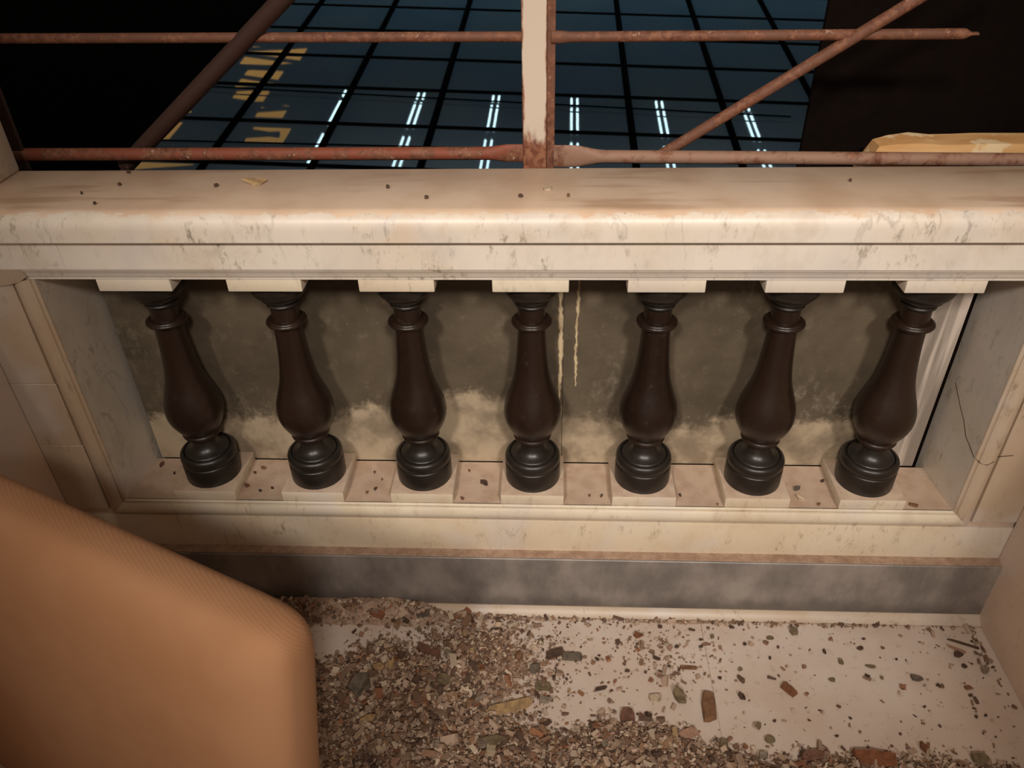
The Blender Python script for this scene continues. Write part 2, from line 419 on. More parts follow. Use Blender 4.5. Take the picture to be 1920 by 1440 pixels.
# pier head below the rail at the left corner, with its curved broken joint
bm = loft([[(x, -.086, 2.294), (x, -.032, 2.294), (x, -.032, z), (x, -.052, z)] for x, z in
           [(-4.75, 2.135), (-4.25, 2.13), (-4.05, 2.135), (-3.95, 2.145), (-3.87, 2.165), (-3.82, 2.19), (-3.78, 2.22)]])
finish(bm, 'end_block', M['pier'], t)

blk = finish(box(-4.75, -4.06, .40, .735, 2.75, 4.2, .02), 'marble_block', M['pier'], None, (-4.4, .55, 2.75))
tag(blk, 'upright pale marble block on the far left end of the handrail', 'block')

# ------------------------------------------------------------------ balusters
BY = .285
BW = .2848
ORD = ['nearest the left pier', 'second from the left pier', 'third from the left pier', 'middle of the row beside cream drips',
       'third from the right pier', 'second from the right pier', 'nearest the right pier']
base_p = [(.0, 0), (.247, 0), (.249, .010), (.249, .176), (.245, .185), (.238, .189), (.238, .194), (.244, .200), (.249, .212), (.250, .236), (.247, .258),
          (.241, .273), (.231, .284), (.217, .290), (.210, .289), (.206, .272), (.200, .274), (.197, .290),
          (.186, .296), (.162, .305), (.140, .321), (.122, .344), (.110, .372), (.103, .405), (.101, .420), (.0, .420)]
vase_p = [(.0, .415), (.100, .415), (.112, .420), (.126, .426), (.131, .436), (.127, .446), (.122, .450), (.126, .455), (.146, .459), (.161, .468), (.168, .482), (.166, .497), (.157, .505),
          (.155, .511), (.170, .530), (.189, .560), (.210, .600), (.230, .645), (.244, .695), (.249, .745), (.246, .795), (.236, .850),
          (.218, .910), (.196, .975), (.174, 1.045), (.157, 1.115), (.143, 1.20), (.133, 1.29), (.125, 1.38), (.119, 1.47), (.115, 1.56), (.112, 1.632), (.110, 1.80), (.0, 1.80)]
coll_p = [(.0, 1.615), (.114, 1.615), (.124, 1.620), (.128, 1.627), (.148, 1.631), (.160, 1.639), (.166, 1.651), (.163, 1.663), (.154, 1.669), (.150, 1.667), (.148, 1.675), (.141, 1.681), (.128, 1.684), (.112, 1.685), (.0, 1.685)]
cap_p = [(.0, 1.79), (.110, 1.79), (.112, 1.804), (.124, 1.809), (.133, 1.818), (.133, 1.829), (.124, 1.837), (.118, 1.840), (.126, 1.852), (.142, 1.864),
         (.160, 1.872), (.167, 1.878), (.167, 1.896), (.178, 1.902), (.203, 1.922), (.223, 1.950), (.234, 1.985), (.236, 2.03), (.236, HT), (.0, HT)]
first = None
for k in range(7):
    x = k-3
    t = thing('baluster', (x, BY, ZL), 'dark turned stone baluster on marble blocks, '+ORD[k], 'baluster', 'row of balusters')
    if first is None:
        first = t
        parts = [finish(lathe(base_p, x, BY), 'turned_base', M['black_stone'], t, smooth=60),
                 finish(lathe(vase_p, x, BY), 'vase_shaft', M['brown_stone'], t, smooth=60),
                 finish(lathe(coll_p, x, BY), 'collar_ring', M['brown_stone'], t, smooth=60),
                 finish(lathe(cap_p, x, BY), 'capital', M['black_stone'], t, smooth=60),
                 finish(box(x-BW, x+BW, 0.002, .565, ZL, 0, .008), 'base_block', M['base_block'], t),
                 finish(box(x-BW, x+BW, -.012, .565, HT, ZTOPB, .008), 'top_block', M['block'], t)]
    else:
        for p in parts:
            c = p.copy(); COL.objects.link(c); c.parent = t

# ------------------------------------------------------------------ boards behind the balusters
def board(x0, x1, mat, label, y=YB):
    o = finish(box(x0, x1, y, y+.06, ZL, ZTOPB-.004, .004, 1), 'backing_board', mat, None, ((x0+x1)/2, y+.03, ZL))
    tag(o, label, 'board'); return o
ba = board(-3.66, .2655, M['panel_a'], 'stained grey board behind the left balusters')
bb = board(.2660, 3.18, M['panel_b'], 'grey board behind the right balusters')
bc = board(3.185, 3.575, M['panel_c'], 'pale streaked narrow board beside the right pier', YB+.006)
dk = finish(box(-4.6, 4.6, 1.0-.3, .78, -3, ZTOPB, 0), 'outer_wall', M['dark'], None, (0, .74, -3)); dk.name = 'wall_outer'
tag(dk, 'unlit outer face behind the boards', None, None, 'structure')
def drip(x, ztop, zbot, w0, seed, parent):
    rnd = random.Random(seed); rings = []; n = 44
    for i in range(n+1):
        f = i/n; z = ztop+(zbot-ztop)*f
        xo = x+.004*math.sin(f*9+seed)+rnd.uniform(-.005, .005); w = w0*(.55+.75*rnd.random())*(1 if f < .85 else 1-.6*(f-.85)/.15)
        y = YB+.002
        rings.append([(xo-w, y, z), (xo-w*.55, y-.011, z), (xo+w*.5, y-.012, z), (xo+w, y, z)])
    return finish(loft(rings), 'filler_drip', M['filler'], parent)
drip(.238, 2.15, .60, .020, 2, ba)
drip(.378, 2.15, .80, .014, 5, bb)

# ------------------------------------------------------------------ rusty guard rail beyond the balustrade
GY = 1.05
def pipe(label, pts, r, mat, flatL=None, flatR=None, cat='pipe'):
    """round pipe; flattened ends: (length, height, thickness)"""
    P = [Vector(p) for p in pts]; L = (P[-1]-P[0]).length; d = (P[-1]-P[0])/L
    st = [(s, (r, r)) for s in [L*i/24 for i in range(25)]]
    def rad(s):
        for fl, dist in ((flatL, s), (flatR, L-s)):
            if fl:
                f = 1-min(1, max(0, (dist-fl[0]*.35)/(fl[0]*.65))); f = f*f*(3-2*f)
                if f > 0: return (r+(fl[1]-r)*f, r+(fl[2]-r)*f)
        return (r, r)
    extra = []
    for fl, at in ((flatL, 0), (flatR, L)):
        if fl: extra += [abs(at-fl[0]*q) for q in (.1, .2, .35, .45, .55, .65, .75, .85, 1.0)]
    ss = sorted(set([L*i/24 for i in range(25)]+extra))
    o = finish(tube([P[0]+d*s for s in ss], [rad(s) for s in ss]), 'rusty_pipe', mat, None, P[0], 60)
    tag(o, label, cat, 'rusty guard rail pipes'); return o
pipe('lower red-rusted guard pipe left of the white post', [(-4.35, GY, 2.768), (-.07, GY, 2.756)], .052, M['rust_red'], None, (.32, .072, .02))
pipe('lower dusty brown guard pipe right of the white post', [(.165, GY, 2.730), (5.2, GY, 2.662)], .052, M['rust_pale'], (.42, .090, .02), None)
pipe('upper rusty guard pipe left of the white post', [(-4.6, GY, 3.668), (-.08, GY, 3.630)], .037, M['rust_brown'])
pipe('upper rusty guard pipe with a free flattened end, right of the white post', [(.14, GY, 3.624), (3.21, GY, 3.612)], .038, M['rust_brown'], (.16, .045, .02), (.10, .012, .03))
pipe('slanting rusty brace rising right in front of dark wall', [(.98, GY+.10, 2.665), (3.25, GY-.10, 4.235)], .044, M['rust_brown'], None, None, 'brace')
pipe('thick dark rusty brace slanting up at the left', [(-3.45, GY+.125, 2.62), (-1.30, GY-.10, 4.31)], .066, M['rust_dark'], None, None, 'brace')
t = thing('iron_post', (.03, GY, 1.6), 'upright iron post with flaking white paint behind the handrail', 'post', 'guard rail posts')
finish(box(-.080, .108, GY-.025, GY+.005, 1.6, 5.2, .006, 1), 'front_flange', M['post_white'], t)
finish(box(.090, .172, GY+.006, GY+.03, 1.6, 5.2, .004, 1), 'rear_flange', M['rust_brown'], t)
finish(box(-.070, -.045, GY+.005, GY+.17, 1.6, 5.2, .004, 1), 'web', M['rust_brown'], t)
t = thing('iron_post', (-4.26, GY, 1.6), 'dark rusty iron post at the far left end of the guard pipes', 'post', 'guard rail posts')
finish(box(-4.36, -4.18, GY-.03, GY, 1.6, 5.2, .006, 1), 'front_flange', M['rust_dark'], t)
finish(box(-4.36, -4.33, GY, GY+.16, 1.6, 5.2, .006, 1), 'web', M['rust_dark'], t)

# ------------------------------------------------------------------ dark wall beyond, with the broken timber
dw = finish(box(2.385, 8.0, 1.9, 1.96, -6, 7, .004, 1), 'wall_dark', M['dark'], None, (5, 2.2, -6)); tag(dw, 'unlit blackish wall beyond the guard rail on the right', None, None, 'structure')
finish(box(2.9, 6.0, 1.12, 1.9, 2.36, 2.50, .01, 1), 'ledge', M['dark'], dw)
rings = []; rnd = random.Random(3)
for i in range(16):
    f = i/15; x = 2.76+f*2.6
    j = 0.05*(1-min(1, i/2.0))
    tp = 2.745+rnd.uniform(-.004, .004)-j*.5 + (.012 if i in (1, 2) else 0)
    rings.append([(x-(.10 if i == 0 else 0), 1.22+j, 2.505), (x, 1.215+j, 2.62+rnd.uniform(-.006, .006)), (x+(.05 if i == 0 else 0), 1.225+j, tp),
                  (x+(.05 if i == 0 else 0), 1.50-j, tp), (x-(.06 if i == 0 else 0), 1.51-j, 2.505)])
tm = finish(loft(rings), 'timber_offcut', M['timber'], None, (4, 1.36, 2.505), 30); tag(tm, 'pale broken timber offcut behind the right guard pipe', 'timber')

# ------------------------------------------------------------------ glass roof below
GM = Matrix(((0.99913, 0.018634, 0.03731), (-0.013662, 0.991507, -0.12933), (-0.039403, 0.128708, 0.990899)))
GP = Vector((-0.556527, 16.788582, -2.122693))
PU, PV, GU0, GV0 = 2.798, 2.5005, .1767, -2.336
G = lambda u, v, h=0: GP + GM @ Vector((u, v, h))
def gbox(u0, u1, v0, v1, h0, h1):
    bm = bmesh.new(); bmesh.ops.create_cube(bm, size=1)
    for q in bm.verts: q.co = G((u0+u1)/2+q.co.x*(u1-u0), (v0+v1)/2+q.co.y*(v1-v0), (h0+h1)/2+q.co.z*(h1-h0))
    return bm
UL = -10.35
gr = thing('glass_roof', G(0, 4, -.4), 'dark glazed roof of square panes and black bars seen over the handrail', 'glass roof')
ilist = [UL]+[GU0+PU*i for i in range(-3, 6)]; J0, J1 = -3, 8
rnd = random.Random(11)
for a in range(len(ilist)-1):
    for j in range(J0, J1):
        bm = gbox(ilist[a]+.02, ilist[a+1]-.02, GV0+PV*j+.02, GV0+PV*(j+1)-.02, -.03, 0)
        o = finish(bm, 'pane', M['glass'], gr, smooth=0)
for u in ilist:
    bm = gbox(u-.10, u+.10, GV0+PV*J0, GV0+PV*J1, -.25, .03)
    o = finish(bm, 'rafter_bar', M['bar'], gr, smooth=0)
    finish(gbox(u-.025, u+.025, GV0+PV*J0, GV0+PV*J1, .03, .12), 'cap_strip', M['bar'], o, smooth=0)
for j in range(J0, J1+1):
    finish(gbox(UL, ilist[-1], GV0+PV*j-.085, GV0+PV*j+.085, -.2, .025), 'cross_bar', M['bar'], gr, smooth=0)
for v0, v1 in ((2.2, 1.5), (-1.45, -.95)):
    pts = [G(-10.4+2*k, v0+(v1-v0)*k/9, .10) for k in range(10)]
    finish(tube(pts, [.022]*10, 6), 'cable', M['bar'], gr)
rs = finish(gbox(-60, UL-.1, -30, 60, -.6, .06), 'roof_slab', M['roof_dark'], None, G(-30, 0, -.6), 0); tag(rs, 'black unlit roofing left of the glass panes', None, None, 'structure')
rs2 = finish(gbox(ilist[-1], 60, -30, 60, -.6, .0), 'roof_slab', M['roof_dark'], None, G(30, 0, -.6), 0); tag(rs2, 'black unlit roofing far right of the glass panes', None, None, 'structure')
rs3 = finish(gbox(UL-.1, ilist[-1], GV0+PV*J1, 60, -.6, .0), 'roof_slab', M['roof_dark'], None, G(0, 30, -.6), 0); tag(rs3, 'black unlit roofing beyond the glass panes', None, None, 'structure')
rs4 = finish(gbox(UL-.1, ilist[-1], -30, GV0+PV*J0, -.6, .0), 'roof_slab', M['roof_dark'], None, G(0, -20, -.6), 0); tag(rs4, 'black unlit roofing below the balustrade', None, None, 'structure')

hc = finish(gbox(-60, 60, -9, 70, 14.2, 14.6), 'ceiling', M['roof_dark'], None, G(0, 20, 14.2), 0); tag(hc, 'unseen dark hall ceiling added over the glass roof', None, None, 'structure')  # unseen hall roof, added to keep world light out of the panes
# lamps of the hall above, mirrored in the panes
LH = 12.79
lamp_names = ['over the leftmost pane row', 'over the second pane row', 'over the third pane row', 'over the row behind the post', 'over the row right of the post', 'over the row by the dark wall']
for ci, (u, nm) in enumerate(zip((-13.95, -8.42, -3.2, 2.21, 8.02, 13.85), lamp_names)):
    for si, (v0, v1) in enumerate(((15.5, 21.0), (21.6, 26.0), (27.3, 31.2), (31.8, 32.8))):
        t = thing('fluorescent_lamp', G(u, v0, LH), 'twin fluorescent tube lamp '+nm, 'lamp', 'twin tube lamps over the glass roof')
        finish(gbox(u-.4, u+.4, v0, v1, LH+.10, LH+.22), 'housing', M['bar'], t, smooth=0)
        for s in ((-1, 1) if ci else (1,)):
            finish(tube([G(u+s*.20, v0+.06, LH), G(u+s*.20, v1-.06, LH)], [.075, .075], 10), 'tube', M['tube'], t)
# unseen glowing panels added to mirror as a yellow-lit girder in the left panes
wf = thing('yellow_glow_panels', G(-22, 28, LH), 'unseen added yellow-glowing window strip behind a dark lattice girder', 'panel')
for (u0, u1, v0, v1) in ((-25.2, -23.2, 24.2, 28.6), (-25, -20.5, 19.0, 21.4), (-22.6, -18.4, 37.0, 40.4), (-21.6, -19.0, 32.8, 35.8), (-21.2, -19.0, 30.6, 32.2), (-18.8, -17.0, 28.2, 30.0), (-18.4, -16.0, 24.6, 26.6)):
    finish(gbox(u0, u1, v0, v1, LH, LH+.05), 'panel', M['yellow_glow'], wf, smooth=0)
for k in range(12):
    a, b = (-25, 19.0+k*1.9), (-16.2, 21.2+k*1.9)
    if k % 2: a, b = (-25, b[1]), (-16.2, a[1])
    finish(tube([G(a[0], a[1], LH-.4), G(b[0], b[1], LH-.4)], [.16, .16], 6), 'lattice_bar', M['bar'], wf)

# ------------------------------------------------------------------ chair in the foreground
e = Vector((.910, -.414, 0)).normalized(); d = Vector((.066, -.253, -.965)); d = (d-e*d.dot(e)).normalized(); nrm = e.cross(d).normalized()
TR = Vector((-.90, -3.10, 2.145)); TR = Vector(CAM)+(TR-Vector(CAM))*1.2
A_, B_, C_ = 1.60, 1.30, .31
cen = TR - e*A_ + d*B_
toc = (Vector(CAM)-cen); nrm = nrm if nrm.dot(toc) > 0 else -nrm
t = thing('upholstered_chair', (cen.x, cen.y, ZF), 'blurred tan fabric chair back close by at the lower left', 'chair')
finish(superpad(cen, e, nrm, -d, A_, B_, C_, 16.0, 3.2, 64, 36), 'backrest', M['fabric'], t, smooth=80)
hz = Vector((nrm.x, nrm.y, 0)).normalized()
sc_ = Vector((cen.x, cen.y, -.60)) + hz*1.12 + e*.55
finish(superpad(sc_, e, Vector((0, 0, 1)), hz, A_*.66, .9, .24), 'seat', M['fabric'], t, smooth=80)
for a in (-1, 1):
    for b in (-1, 1):
        p = sc_ + e*(a*.85) + hz*(b*.7)
        finish(tube([(p.x, p.y, -.70), (p.x, p.y, ZF)], [.085, .06], 12), 'leg', M['rust_dark'], t)

# ------------------------------------------------------------------ debris
def flake_bm(L, W, T, rnd, n=7, rect=False, curl=0.0):
    pts = []
    for k in range(n):
        a = 2*math.pi*(k+rnd.uniform(-.25, .25))/n
        r = rnd.uniform(.5, 1.1)
        if rect:
            cx, sy = math.cos(a), math.sin(a); q = max(abs(cx), abs(sy)); pts.append((cx/q*L/2*rnd.uniform(.93, 1.03), sy/q*W/2*rnd.uniform(.85, 1.05)))
        else: pts.append((math.cos(a)*r*L/2, math.sin(a)*r*W/2))
    z = lambda x, y: curl*(2*x/L)**2*T*3 + rnd.uniform(0, .25)*T
    lo_ = [(x, y, z(x, y)) for x, y in pts]; hi_ = [(x*.93, y*.93, zz+T) for x, y, zz in lo_]
    return loft([lo_, hi_])
def flake(name, label, cat, x, y, L, W, ang, mat, T=None, z=ZF, rect=False, group=None, curl=0., tilt=0., seed=None):
    rnd = random.Random(seed if seed is not None else int(abs(x*977+y*3571)*10))
    bm = flake_bm(L, W, T or min(.05, .25*min(L, W)+.008), rnd, 8 if rect else rnd.randint(5, 8), rect, curl)
    if tilt: bmesh.ops.rotate(bm, verts=bm.verts, cent=(0, 0, 0), matrix=Matrix.Rotation(tilt, 3, 'X'))
    zm = min(q.co.z for q in bm.verts)
    for q in bm.verts: q.co.z -= zm
    bmesh.ops.rotate(bm, verts=bm.verts, cent=(0, 0, 0), matrix=Matrix.Rotation(math.radians(ang), 3, 'Z'))
    for q in bm.verts: q.co += Vector((x, y, z))
    o = finish(bm, name, CH[mat], None, (x, y, z), 0); tag(o, label, cat, group); return o
BORDER = [(-3.5, -.77), (-2.17, -.77), (-2.02, -.77), (-1.69, -.67), (-1.42, -.45), (-.97, -.74), (-.64, -1.06), (-.16, -1.28), (.31, -1.39), (.63, -1.23), (1.13, -1.26), (1.43, -1.40), (1.68, -1.49), (2.01, -1.55), (2.67, -1.50), (3.3, -1.50), (3.94, -1.58), (4.3, -1.52)]
def yb(x):
    for (x0, y0), (x1, y1) in zip(BORDER, BORDER[1:]):
        if x0 <= x <= x1: return y0+(y1-y0)*(x-x0)/(x1-x0)
    return -1.6
def sm(a, b, t_):
    t_ = max(0., min(1., (t_-a)/(b-a))); return t_*t_*(3-2*t_)
def density(x, y):
    dd = sm(-.10, .22, yb(x)-y)
    med = .80*math.exp(-(((x+.50)/.60)**2+((y+.72)/.50)**2))
    med += .75*sm(-.75, -1.2, x)*sm(-.40, -.26, y)           # heap in the corner under the skirting
    med += .16*math.exp(-(((x-1.15)/.45)**2+((y+.55)/.35)**2))
    med += .55*math.exp(-((y+.230)/.022)**2)*(1 if x < 3.3 else .3)  # crumbs along the joint
    med += .45*math.exp(-((x-4.17+.05*(y+.3))/.05)**2)*sm(-1.1, -.3, y)   # crumbs along the right wall
    return min(1, dd+med+.012)
from mathutils import noise as mn
# low drift of dust and fine rubble
nx, ny = 220, 96; bm = bmesh.new(); X0, X1, Y0, Y1 = -3.4, 4.2, -2.6, -.136
grid = []
for j in range(ny+1):
    row = []
    for i in range(nx+1):
        x = X0+(X1-X0)*i/nx; y = Y0+(Y1-Y0)*j/ny
        h = mn.noise(Vector((x*2.3, y*2.3, 0)))*.5+mn.noise(Vector((x*7, y*7, 3)))*.35+mn.noise(Vector((x*19, y*19, 5)))*.22
        dn = density(x, y)
        edge = min(1, (i)/3, (nx-i)/3, j/3)
        z = ZF-.03+(dn**1.0*.060+(h*.028 if dn > .04 else 0))*edge + .13*sm(-.40, -.16, y)*sm(-.75, -1.25, x+.25*h)*(1+.5*h)
        row.append(bm.verts.new((x, y, max(z, ZF-.04))))
    grid.append(row)
for j in range(ny):
    for i in range(nx): bm.faces.new((grid[j][i], grid[j][i+1], grid[j+1][i+1], grid[j+1][i]))
du = finish(bm, 'rubble_dust', M['dirt'], None, (0, -1.3, ZF), 80); tag(du, 'drift of brown dust and fine rubble on the floor', 'dust', None, 'stuff')
# crumbs, one mesh
PAL = [hexc(206, 186, 162), hexc(186, 160, 138), hexc(168, 142, 120), hexc(138, 112, 92), hexc(96, 74, 60), hexc(146, 112, 86), hexc(192, 170, 148), hexc(118, 92, 74), hexc(152, 104, 74)]
verts, faces, tints = [], [], []
rnd = random.Random(21); n_made = 0
while n_made < 46000:
    x, y = rnd.uniform(-3.2, 4.2), rnd.uniform(-2.45, -.15)
    dn = density(x, y)
    if rnd.random() > dn: continue
    r = .0068*math.exp(rnd.gauss(0, .5))*(1.2 if dn > .6 else 1.0); r = min(r, .032)
    L, Wd, T = r*rnd.uniform(.8, 2.4), r*rnd.uniform(.6, 1.3), r*rnd.uniform(.35, 1.0)
    m = Matrix.Rotation(rnd.uniform(0, 6.28), 3, 'Z') @ Matrix.Rotation(rnd.gauss(0, .45), 3, 'X') @ Matrix.Rotation(rnd.gauss(0, .4), 3, 'Y')
    z = ZF+T*.6+max(0, dn*.060-.03)+rnd.uniform(0, .022)*dn+.11*sm(-.40, -.16, y)*sm(-.75, -1.25, x)
    b0 = len(verts); j = lambda: rnd.uniform(.65, 1.1)
    for sx, sy, sz in ((-1, -1, -1), (1, -1, -1), (1, 1, -1), (-1, 1, -1), (-1, -1, 1), (1, -1, 1), (1, 1, 1), (-1, 1, 1)):
        p = m @ Vector((sx*L*j(), sy*Wd*j(), sz*T*j())); verts.append(((x+p.x)*S, (y+p.y)*S, (z+p.z)*S))
    for f in ((0, 3, 2, 1), (4, 5, 6, 7), (0, 1, 5, 4), (1, 2, 6, 5), (2, 3, 7, 6), (3, 0, 4, 7)):
        faces.append(tuple(b0+q for q in f))
    wts = (2, 5, 6, 5, 3, 4, 3, 4, 1) if dn > .3 else (1, 4, 5, 4, 3, 3, 2, 4, 1)
    cc = rnd.choices(PAL, wts)[0]; g = rnd.uniform(.75, 1.1)
    tints += [(cc[0]*g, cc[1]*g, cc[2]*g, 1)]*6
    n_made += 1
me = bpy.data.meshes.new('rubble_crumbs'); me.from_pydata(verts, [], faces)
at = me.attributes.new('tint', 'FLOAT_COLOR', 'FACE'); at.data.foreach_set('color', [q for c in tints for q in c])
me.materials.append(M['rubble']); ro = bpy.data.objects.new('rubble_crumbs', me); COL.objects.link(ro)
tag(ro, 'countless small crumbs of plaster, wood and grit on the floor', 'rubble', None, 'stuff')

# pieces one can pick out, each where it lies
gz = lambda x, y: ZF+max(0, density(x, y)*.060-.028)+.11*sm(-.40, -.16, y)*sm(-.75, -1.25, x)
N = [
 ('wood_strip', 'long flat tan wooden strip lying in the rubble', 'wood strip', -.183, -1.191, .446, .105, 17, 'tan', True),
 ('wood_stick', 'thin greyish stick just left of the tan strip', 'stick', -.491, -1.148, .29, .04, 33, 'grey', True),
 ('wood_chip', 'rotten reddish brown wood chip near the skirting heap', 'wood chip', -.961, -.632, .27, .085, -26, 'red', True),
 ('rust_flake', 'bright orange rust flake in the heap below the skirting', 'flake', -1.494, -.286, .21, .12, 1, 'orange', False),
 ('shard', 'large dark grey-green shard beside the tan chair', 'shard', -1.515, -1.03, .22, .38, -14, 'slate', False),
 ('stone_chip', 'dark grey oblong chip in the middle of the floor', 'chip', .375, -.659, .188, .09, -3, 'slate', True),
 ('wood_chip', 'dark brown chip touching the dark grey oblong chip', 'wood chip', .215, -.628, .19, .09, 24, 'dark', True),
 ('stone_chip', 'small square slate-grey chip', 'chip', .035, -.799, .098, .095, -4, 'slate', True),
 ('stone_chip', 'grey-brown chip above the end of the tan strip', 'chip', .11, -.973, .153, .08, -10, 'olive', True),
 ('plaster_flake', 'cream oblong plaster flake right of centre', 'flake', 1.101, -1.061, .112, .07, -2, 'cream', True),
 ('brick_chip', 'square red-brown chip at the edge of the rubble', 'chip', .843, -1.237, .129, .12, 2, 'red', True),
 ('stone_flake', 'broad grey-olive flake with a ragged edge', 'flake', 1.309, -1.044, .214, .13, -58, 'olive', False),
 ('wood_chip', 'stubby upright brown piece of wood in the rubble', 'wood chip', 1.557, -1.125, .12, .31, -4, 'brown', True),
 ('rust_chip', 'lone rust-brown rectangular chip on clean floor', 'chip', 2.29, -.943, .148, .082, -50, 'rust', True),
 ('wood_chip', 'dark pointed chip left of the lone rust chip', 'wood chip', 1.862, -1.029, .096, .07, -42, 'dark', False),
 ('stone_flake', 'triangular grey flake near the skirting strip', 'flake', 2.49, -.318, .148, .12, 23, 'olive', False),
 ('rust_shard', 'wide orange rust shard at the bottom of the picture', 'shard', 2.84, -1.575, .351, .14, -5, 'orange', True),
 ('wood_chip', 'ochre rounded chip above the orange shard', 'wood chip', 3.27, -1.45, .075, .135, 2, 'rust', False),
 ('wood_chip', 'red-brown chip at the bottom left of the orange shard', 'wood chip', 2.337, -1.555, .21, .09, 10, 'red', True),
 ('stone_flake', 'olive-grey flake in the bottom right corner', 'flake', 3.699, -1.545, .222, .12, -10, 'olive', False),
 ('twig', 'thin dark twig in the right corner', 'twig', 4.03, -.414, .28, .022, -22, 'dark', True),
 ('wood_sliver', 'pale sliver under the thin dark twig', 'sliver', 3.939, -.475, .169, .026, -27, 'pink', True),
 ('stone_flake', 'round grey flake near the right wall', 'flake', 4.10, -.697, .09, .115, -26, 'grey', False),
 ('wood_chip', 'dark twisted chip near the right corner', 'wood chip', 3.92, -.545, .116, .075, -11, 'dark', False),
 ('stone_chip', 'blackish grey chip on the clean right floor', 'chip', 3.445, -.792, .133, .07, -25, 'slate', False),
 ('wood_stick', 'short tan stick pointing down at the bottom', 'stick', 1.226, -1.479, .05, .27, -4, 'tan', True),
 ('wood_stick', 'grey stick at the bottom right of the heap', 'stick', 1.619, -1.537, .075, .22, -9, 'olive', True),
 ('wood_chip', 'pinkish brown chip of wood on the heap', 'wood chip', 1.331, -1.395, .204, .09, 26, 'pink', True),
 ('plaster_lump', 'cream plaster lump near the chair', 'lump', -1.421, -.603, .12, .10, 14, 'cream', False),
 ('stone_chip', 'grey-olive blocky chip in the loose grit', 'chip', -.783, -.955, .122, .12, -20, 'olive', True),
 ('wood_chip', 'slim red-brown chip in the loose grit', 'wood chip', -.597, -.867, .062, .128, -26, 'red', True),
 ('wood_chip', 'tan slanted chip beside the dark green-grey shard', 'wood chip', -1.30, -.803, .068, .132, -15, 'tan', True),
 ('stone_chip', 'tan stone chip in the heap by the chair', 'chip', -1.403, -1.363, .152, .094, 18, 'tan', False),
 ('plaster_lump', 'pale lump low in the rubble heap', 'lump', -.887, -1.495, .109, .087, 2, 'cream', False),
 ('plaster_flake', 'pale grey flake beside the tan strip end', 'flake', .121, -1.10, .142, .084, -9, 'grey', False),
 ('stone_chip', 'large flat grey-brown stone low in the heap', 'chip', -.334, -1.526, .271, .142, -4, 'olive', False),
 ('slate_chip', 'dark grey slate chip against the skirting strip', 'chip', -1.065, -.262, .14, .075, 12, 'slate', True),
 ('plaster_flake', 'narrow pale flake beside the orange rust flake', 'flake', -1.30, -.272, .05, .09, 2, 'cream', True),
 ('rust_chip', 'rust-brown chip near the floor joint', 'chip', 1.003, -.40, .11, .07, -11, 'rust', False),
 ('wood_sliver', 'light brown bone-shaped sliver on the floor', 'sliver', 1.439, -.743, .154, .035, -2, 'brown', True),
 ('bark_curl', 'dark curled scrap in the middle of the floor', 'scrap', .635, -.979, .149, .045, 23, 'dark', False),
]
for nm, lb, ct, x, y, L, Wd, a, mt, rc in N:
    flake(nm, lb, ct, x, y, L, Wd, a, mt, None, gz(x, y), rc, curl=.3 if not rc else 0)
DK = [(3.032, -.793, .056, .089, 26), (3.059, -.493, .102, .06, 22), (2.716, -.532, .039, .085, 2), (1.227, -.296, .061, .056, 2), (1.909, -.284, .078, .052, -18), (.611, -.676, .072, .044, -50),
      (1.707, -.841, .052, .046, 23), (1.266, -.731, .039, .04, 2), (3.867, -.955, .056, .034, 2), (3.826, -1.16, .039, .054, -24), (3.913, -1.142, .051, .03, 16), (3.936, -.657, .061, .064, -11),
      (1.154, -.649, .115, .05, -23), (-1.225, -.323, .083, .07, 1), (2.2, -.62, .05, .04, 30), (2.0, -.47, .05, .05, 10), (3.35, -.6, .04, .03, 0), (3.62, -.86, .05, .05, 70), (3.3, -.9, .04, .05, 10), (2.75, -1.2, .05, .03, -30), (2.1, -1.25, .05, .04, 60)]
for x, y, L, Wd, a in DK:
    flake('floor_crumb', 'single dark crumb on the open floor '+('by the right wall' if x > 3.75 else 'right of the lone rust chip' if x > 2.4 else 'left of the lone rust chip' if x > 1.65 else 'left of the floor joint')+(' near the skirting' if y > -.55 else ''), 'crumb', x, y, L*.8, Wd*.8, a, 'dark', None, gz(x, y), group='dark crumbs on the open floor')
OL = [(2.839, -.643, .068, .083, 2), (2.703, -.835, .086, .061, 22), (1.709, -.393, .067, .063, -24), (3.089, -.686, .118, .049, -8), (-1.091, -.388, .061, .101, 26), (1.9, -.75, .07, .05, 40), (2.25, -.4, .09, .05, 0), (3.15, -.8, .05, .06, 0), (1.95, -1.3, .09, .08, 30), (2.02, -1.42, .12, .08, 10)]
for x, y, L, Wd, a in OL:
    flake('floor_flake', 'small olive-grey flake on open floor '+('right of the lone rust chip' if x > 2.4 else 'left of the lone rust chip')+(' near the skirting' if y > -.55 else ' toward the heap' if y < -1.1 else ''), 'flake', x, y, L*.85, Wd*.85, a, 'olive', None, gz(x, y), group='olive flakes on the open floor')
def zone(x, y):
    if y > -.5: return 'under the skirting'
    if x < -1.1: return 'beside the tan chair'
    if x < -.1 and y < -1.2: return 'below the long tan strip'
    if x > 1.35: return 'at the right end of the heap'
    if x > .3 and y < -1.15: return 'low in the middle of the heap'
    return 'in the loose grit of the floor'
